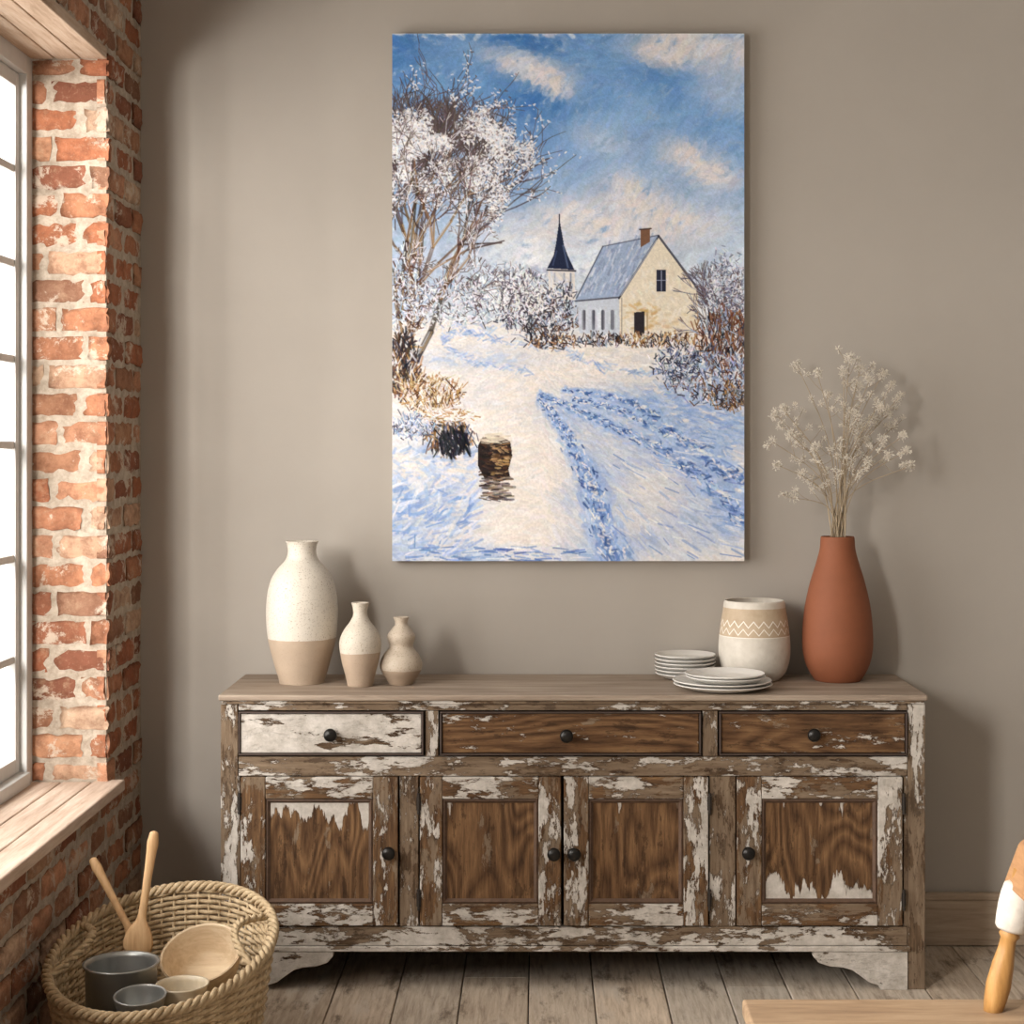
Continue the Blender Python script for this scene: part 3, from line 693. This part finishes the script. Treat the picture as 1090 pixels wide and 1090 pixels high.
# patterned pot
t = NT('carved_pot'); c = t.coord(); JY = -.11; js = 1798/(JY-CAM_Y); JX = (803-572)/js
sp = t.n('ShaderNodeSeparateXYZ'); t.set(sp.inputs[0], c)
th = t.math('ARCTAN2', t.math('SUBTRACT', sp.outputs[0], JX), t.math('SUBTRACT', JY, sp.outputs[1]))
z = t.math('SUBTRACT', sp.outputs[2], TOPZ)
zig = t.math('MULTIPLY', t.math('PINGPONG', t.math('MULTIPLY', th, 3.3), .5), .034)
zh = lambda py: (723-py)/js
v1 = t.math('ABSOLUTE', t.math('SUBTRACT', t.math('SUBTRACT', z, zh(665)), zig))
l1 = t.math('LESS_THAN', v1, .0022)
v2 = t.math('ABSOLUTE', t.math('SUBTRACT', t.math('SUBTRACT', z, zh(673)), zig))
l2 = t.math('LESS_THAN', v2, .0018)
band = t.math('MULTIPLY', t.math('GREATER_THAN', z, zh(676)), t.math('LESS_THAN', z, zh(646)))
line = t.math('MULTIPLY', band, t.math('MAXIMUM', l1, l2))
rl = t.math('LESS_THAN', t.math('PINGPONG', t.math('SUBTRACT', z, zh(676)), zh(646)-zh(676)), .0018)
n2 = t.noise(c, 40, 5, .6)
base = t.ramp(n2, [(.3, h4('#c9c0b2')), (.7, h4('#d8d0c3'))])
sand = t.ramp(n2, [(.3, h4('#b59f84')), (.7, h4('#c4b096'))])
col = t.mix(band, base, sand); col = t.mix(line, col, h4('#ece6db')); col = t.mix(t.math('MULTIPLY', rl, band), col, h4('#ece6db'))
vase('patterned_ceramic_pot', 803, 723, [(639.5, 31.5), (642, 32.5), (650, 33.5), (665, 36), (685, 38), (700, 37.5), (712, 34.5), (719, 30), (723, 26)],
     t.fin(col, .6, t.bump(t.math('ADD', t.math('MULTIPLY', n2, .5), line), .3, .003), spec=.3), JY)
# plates
PM = simple('plate_glaze', '#dcd8d1', .28, 0, .03, 20, .05)
def plates(px, y, z0, r, n, step, parent, k0=0):
    s = 1798/(y-CAM_Y); X = (px-572)/s; rd = random.Random(n)
    for i in range(n):
        b = MB(); z = z0+i*step
        pf = cr([(.0005, .002), (r*.55, .002), (r*.6, 0), (r*.64, .001), (r*.85, .008), (r, .015), (r*1.0, .0175), (r*.985, .0175), (r*.84, .0115), (r*.62, .0055), (.0005, .0055)], 5)
        b.lathe(pf, (X+rd.uniform(-.0015, .0015), y+rd.uniform(-.0015, .0015), z), 64); b.out('plate_%d' % (i+k0+1), PM, parent, smooth=True, cols=False)
e = empty('small_plate_stack', ((730-572)/371, -.094, TOPZ)); plates(729.5, -.094, TOPZ+.0005, .0865, 6, .0105, e)
e = empty('large_plate_stack', ((768-572)/387, -.312, TOPZ)); plates(769, -.312, TOPZ+.0005, .134, 2, .010, e)
plates(772, -.312, TOPZ+.0005+.020, .108, 2, .008, e, 2)

# dried flowers
df = MB(); rf = random.Random(21); mz = TOPZ+(723.5-571)/ts
heads = [(905,380),(916,392),(940,397),(925,405),(948,412),(960,465),(968,497),(946,440),(955,425),(935,432),(825,440),(832,452),(842,462),(852,505),(828,495),(822,470),(850,392),(905,440),(915,455),(938,470),(925,492),(870,398),(866,478),(845,530),(880,420),(965,480),(945,485),(912,410),(930,445),(950,455),(835,438),(898,395)]
base = Vector((tX, TY, mz-.10))
fl = MB()
def puff(c_, R, n):
    for j in range(n):
        d = Vector((rf.gauss(0, 1), rf.gauss(0, 1), rf.gauss(0, 1)+.3)).normalized(); q = c_+d*rf.uniform(0, R)
        fl.tube([q, q+d*rf.uniform(.003, .008)], [.0006, .0013], 4)
for hx_, hy_ in heads:
    yy = TY+rf.uniform(-.10, .05); s = 1798/(yy-CAM_Y)
    tip = Vector(((hx_-572)/s, yy, CAM_Z-(hy_-475)/s))
    st_ = Vector((tX+rf.uniform(-.02, .02), TY+rf.uniform(-.02, .02), mz+.005))
    mid = st_.lerp(tip, .5)+Vector((-(tip.x-tX)*.22, 0, .03))
    P = cr([tuple(base), tuple(st_), tuple(mid), tuple(tip)], 6)
    df.tube(P, [.0019-.0011*i/len(P) for i in range(len(P))], 5)
    for k in range(rf.randint(3, 6)):
        q = Vector(P[rf.randint(len(P)-8, len(P)-2)]); e2 = q+Vector((rf.uniform(-.05, .05), rf.uniform(-.03, .03), rf.uniform(.01, .055)))
        df.tube([q, q.lerp(e2, .5)+Vector((0, 0, -.004)), e2], .0006, 4)
        puff(e2, .008, 22)
    puff(tip, .014, 60); puff(tip+Vector((rf.uniform(-.02, .02), 0, rf.uniform(-.015, .015))), .010, 36)
FE = empty('dried_flower_bunch', (tX, TY, mz))
df.out('stems', simple('dry_stem', '#a08e74', .8), FE, smooth=True, cols=False)
fl.out('seed_heads', simple('fluffy_seed', '#d3cabb', .9), FE, cols=False)

# ------------------------------------------------------------------ wicker basket
BX, BY = -.853, -1.09; BE = empty('wicker_basket', (BX, BY, 0))
WK = m_wood('wicker', 'Z', '#927c5e', '#bca583', '#d8c4a3', .75, 5, 2., False, .2)
def rimpt(th, f, dr=0):
    fl_ = .78+.22*f**.8
    rx = .246*fl_+dr; ry = .328*fl_+dr
    x = BX+rx*math.cos(th); y = BY+ry*math.sin(th)
    top = .317+.052*math.sin(th)+.012*math.cos(th)
    return Vector((x, y, .012+f*(top-.012)))
b = MB(); rows = 29; ns = 52; SEG = ns*4
for r in range(rows):
    f = r/(rows-1)*.97
    b.tube([rimpt(2*math.pi*i/SEG, f, .004*math.sin(ns*math.pi*i/SEG*1.0+math.pi*r)) for i in range(SEG)], .0054, 6, closed=True)
b.out('woven_sides', WK, BE, smooth=True, cols=False)
b = MB()
for k in range(ns):
    th = 2*math.pi*(k+.5)/ns
    b.tube([rimpt(th, f/8, 0) for f in range(9)], .0034, 6)
for q in range(3):
    b.tube([rimpt(2*math.pi*i/300, 1., .008*math.cos(2*math.pi*i/300*28+q*2.094))+Vector((0, 0, .008*math.sin(2*math.pi*i/300*28+q*2.094))) for i in range(300)], .0062, 6, closed=True)
b.out('stakes_and_rim', WK, BE, smooth=True, cols=False)
vs = [(BX, BY, .008)]+[tuple(rimpt(2*math.pi*i/48, 0)+Vector((0, 0, -.004))) for i in range(48)]
mk('base', vs, [(0, 1+i, 1+(i+1) % 48) for i in range(48)], WK, BE)
b = MB()
for th0 in (0.0, math.pi):
    c0 = rimpt(th0-.42, 1); c1 = rimpt(th0+.42, 1)
    for q in range(2):
        pts = []
        for i in range(40):
            u = i/39; a = math.pi*u; p = c0.lerp(c1, u); p += Vector((-.06*math.cos(th0)*math.sin(a), 0, .03*math.sin(a)))
            pts.append(p+Vector((.005*math.cos(u*40+q*3.14), 0, .005*math.sin(u*40+q*3.14))))
        b.tube(pts, .0055, 6)
b.out('handles', WK, BE, smooth=True, cols=False)
def bowl(name, X, Y, Z, r, h, mat, tilt=(0, 0), thick=.005, foot=.55):
    pf = cr([(.0005, 0), (r*foot, 0), (r*foot*1.25, h*.12), (r*.88, h*.55), (r, h), (r-thick*.4, h+.002), (r-thick, h), (r*.88-thick, h*.57), (r*foot*1.2-thick, h*.16), (.0005, h*.1)], 6)
    b = MB(); m4 = Matrix.Rotation(tilt[0], 4, 'X') @ Matrix.Rotation(tilt[1], 4, 'Y')
    b.lathe(pf, (X, Y, Z), 56, m4); return b.out(name, mat, None, smooth=True, cols=False)
MT = simple('tin_metal', '#9a9a96', .4, .8, .15, 12, .1); WB = m_wood('bowl_wood', 'X', '#b59a7a', '#cfb898', '#e2d1b4', .6, 4, 5.)
CB = simple('cream_enamel', '#cfc0a6', .4)
def pot(name, X, Y, Z, r, h, mat):
    pf = [(.0005, 0), (r*.93, 0), (r*.97, .006), (r*.98, h-.01), (r*1.05, h-.004), (r*1.06, h), (r*.98, h-.001), (r*.95, h-.012), (r*.94, .01), (.0005, .008)]
    b = MB(); b.lathe(pf, (X, Y, Z), 56); return b.out(name, mat, None, smooth=True, cols=False)
pot('tin_pot', -.930, -1.165, .02, .080, .285, MT)
bowl('wooden_bowl', -.765, -1.015, .215, .094, .085, WB, (.5, -.1), .006)
pot('cream_canister', -.785, -1.205, .02, .055, .25, CB)
bowl('tin_bowl', -.855, -1.30, .22, .056, .055, MT, (.1, 0))
SPN = m_wood('spoon_wood', 'Z', '#a07a54', '#bf986c', '#d3b086', .5, 5, 9.)
def spoon(name, p0, p1, hw):
    p0, p1 = Vector(p0), Vector(p1); L = (p1-p0).length; d = (p1-p0)/L; side = d.cross(Vector((0, -1, 0))).normalized(); nrm = side.cross(d)
    vs = []; prof = [(0, .002, .002), (.03, .5, .004), (.10, .95, .007), (.17, 1., .008), (.25, .75, .007), (.31, .40, .007), (.38, .28, .008), (.6, .28, .008), (.82, .34, .009), (.90, .40, .010), (.95, .34, .010), (.985, .28, .008), (1, .04, .002)]
    prof = cr(prof, 4); n = 12
    for t_, w, th_ in prof:
        for j in range(n):
            a = 2*math.pi*j/n; vs.append(p0+d*L*t_+side*hw*w*math.cos(a)+nrm*th_*math.sin(a))
    fs = [(i*n+j, i*n+(j+1) % n, (i+1)*n+(j+1) % n, (i+1)*n+j) for i in range(len(prof)-1) for j in range(n)]
    mk(name, vs, fs, SPN, None, True)
spoon('wooden_spoon', (-.925, -1.055, .27), (-.886, -1.03, .567), .034)
spoon('wooden_spoon.001', (-.915, -.985, .25), (-1.058, -.93, .480), .032)

# ------------------------------------------------------------------ chair
CE = empty('wooden_chair', (.66, -2.15, 0))
CW = m_wood('chair_seat_wood', 'X', '#7f6650', '#a08568', '#b99f81', .5, 4, 3.)
CG = m_wood('chair_turned_wood', 'Z', '#8a6236', '#ad8049', '#c59a62', .4, 4, 6.)
CR_ = m_wood('chair_crest_wood', 'Y', '#7a5638', '#9b724d', '#b78d64', .45, 4, 8.)
b = MB(); b.box(.373, .96, -2.44, -1.86, .418, .45); b.out('seat', CW, CE, bevel=.006, segs=3)
b = MB()
for X, Y in ((.43, -1.92), (.43, -2.38), (.90, -1.92), (.90, -2.38)):
    dx = -.03 if X < .6 else .03; dy = .03 if Y > -2.1 else -.03
    b.tube([Vector((X+dx*(1-u), Y+dy*(1-u), .42*u)) for u in (0, .15, .3, .5, .7, .85, 1)], [.012, .016, .02, .018, .022, .018, .016], 16)
b.tube([(.415, -2.34, .18), (.415, -1.96, .18)], .01, 12); b.tube([(.915, -2.34, .18), (.915, -1.96, .18)], .01, 12); b.tube([(.415, -2.15, .18), (.915, -2.15, .18)], .01, 12)
b.out('legs', CG, CE, smooth=True)
b = MB(); wr = MB()
for Y in (-1.925, -2.24, -2.32, -2.40):
    A = Vector((.812, Y, .445)); B = Vector((.868, Y, .70)); big = Y in (-1.925, -2.40); k = 1 if big else .6
    us = [0, .1, .2, .35, .45, .52, .55, .58, .62, .8, 1]; rs = [.016, .020, .022, .019, .015, .014, .019, .014, .016, .018, .018]
    b.tube([A.lerp(B, u) for u in us], [q*k for q in rs], 20)
    if big:
        wr.tube([A.lerp(B, u) for u in (.58, .60, .66, .74, .82, .89, .91)], [.024, .0285, .030, .031, .0305, .028, .02], 24)
b.out('back_spindles', CG, CE, smooth=True); wr.out('cloth_wraps', simple('linen_wrap', '#c9c1b5', .95, 0, .12, 60, .6), CE, smooth=True)
b = MB(); prof = [(.840, .668), (.895, .676), (.915, .745), (.900, .766), (.868, .742)]
n = len(prof); vs = [(x, -1.89, z) for x, z in prof]+[(x, -2.43, z) for x, z in prof]
b.add(vs, [tuple(range(n)), tuple(range(2*n-1, n-1, -1))]+[((i+1) % n, i, n+i, n+(i+1) % n) for i in range(n)]); b.out('crest_rail', CR_, CE, bevel=.006, segs=3)

# ------------------------------------------------------------------ lights, world, camera
def area(name, loc, rot, sx, sy, e, col):
    l = bpy.data.lights.new(name, 'AREA'); l.shape = 'RECTANGLE'; l.size = sx; l.size_y = sy; l.energy = e; l.color = col
    o = bpy.data.objects.new(name, l); o.location = loc; o.rotation_euler = rot; scene.collection.objects.link(o); return o
area('daylight_window_1', (-2.35, -1.5, 1.75), (0, -math.pi/2, 0), 2.8, 3.2, 250, (1, .975, .945))
area('added_key_light', (-2.0, -4.0, 2.15), (0, -math.pi/2, .45), 1.2, 1.3, 465, (1, .97, .935))  # added key lamp outside the unseen opening, brightens the back wall
w = bpy.data.worlds.new('World'); scene.world = w; w.use_nodes = True
bg = w.node_tree.nodes['Background']; bg.inputs[0].default_value = (*hx('#e8e4de'), 1); bg.inputs[1].default_value = .31
cd = bpy.data.cameras.new('Camera'); cam = bpy.data.objects.new('Camera', cd); scene.collection.objects.link(cam)
cam.location = (0, CAM_Y, CAM_Z); cam.rotation_euler = (math.pi/2, 0, 0)
cd.sensor_width = 36; cd.lens = 1798/1090*36; cd.shift_x = -27/1090; cd.shift_y = -70/1090; cd.clip_start = .05
scene.camera = cam
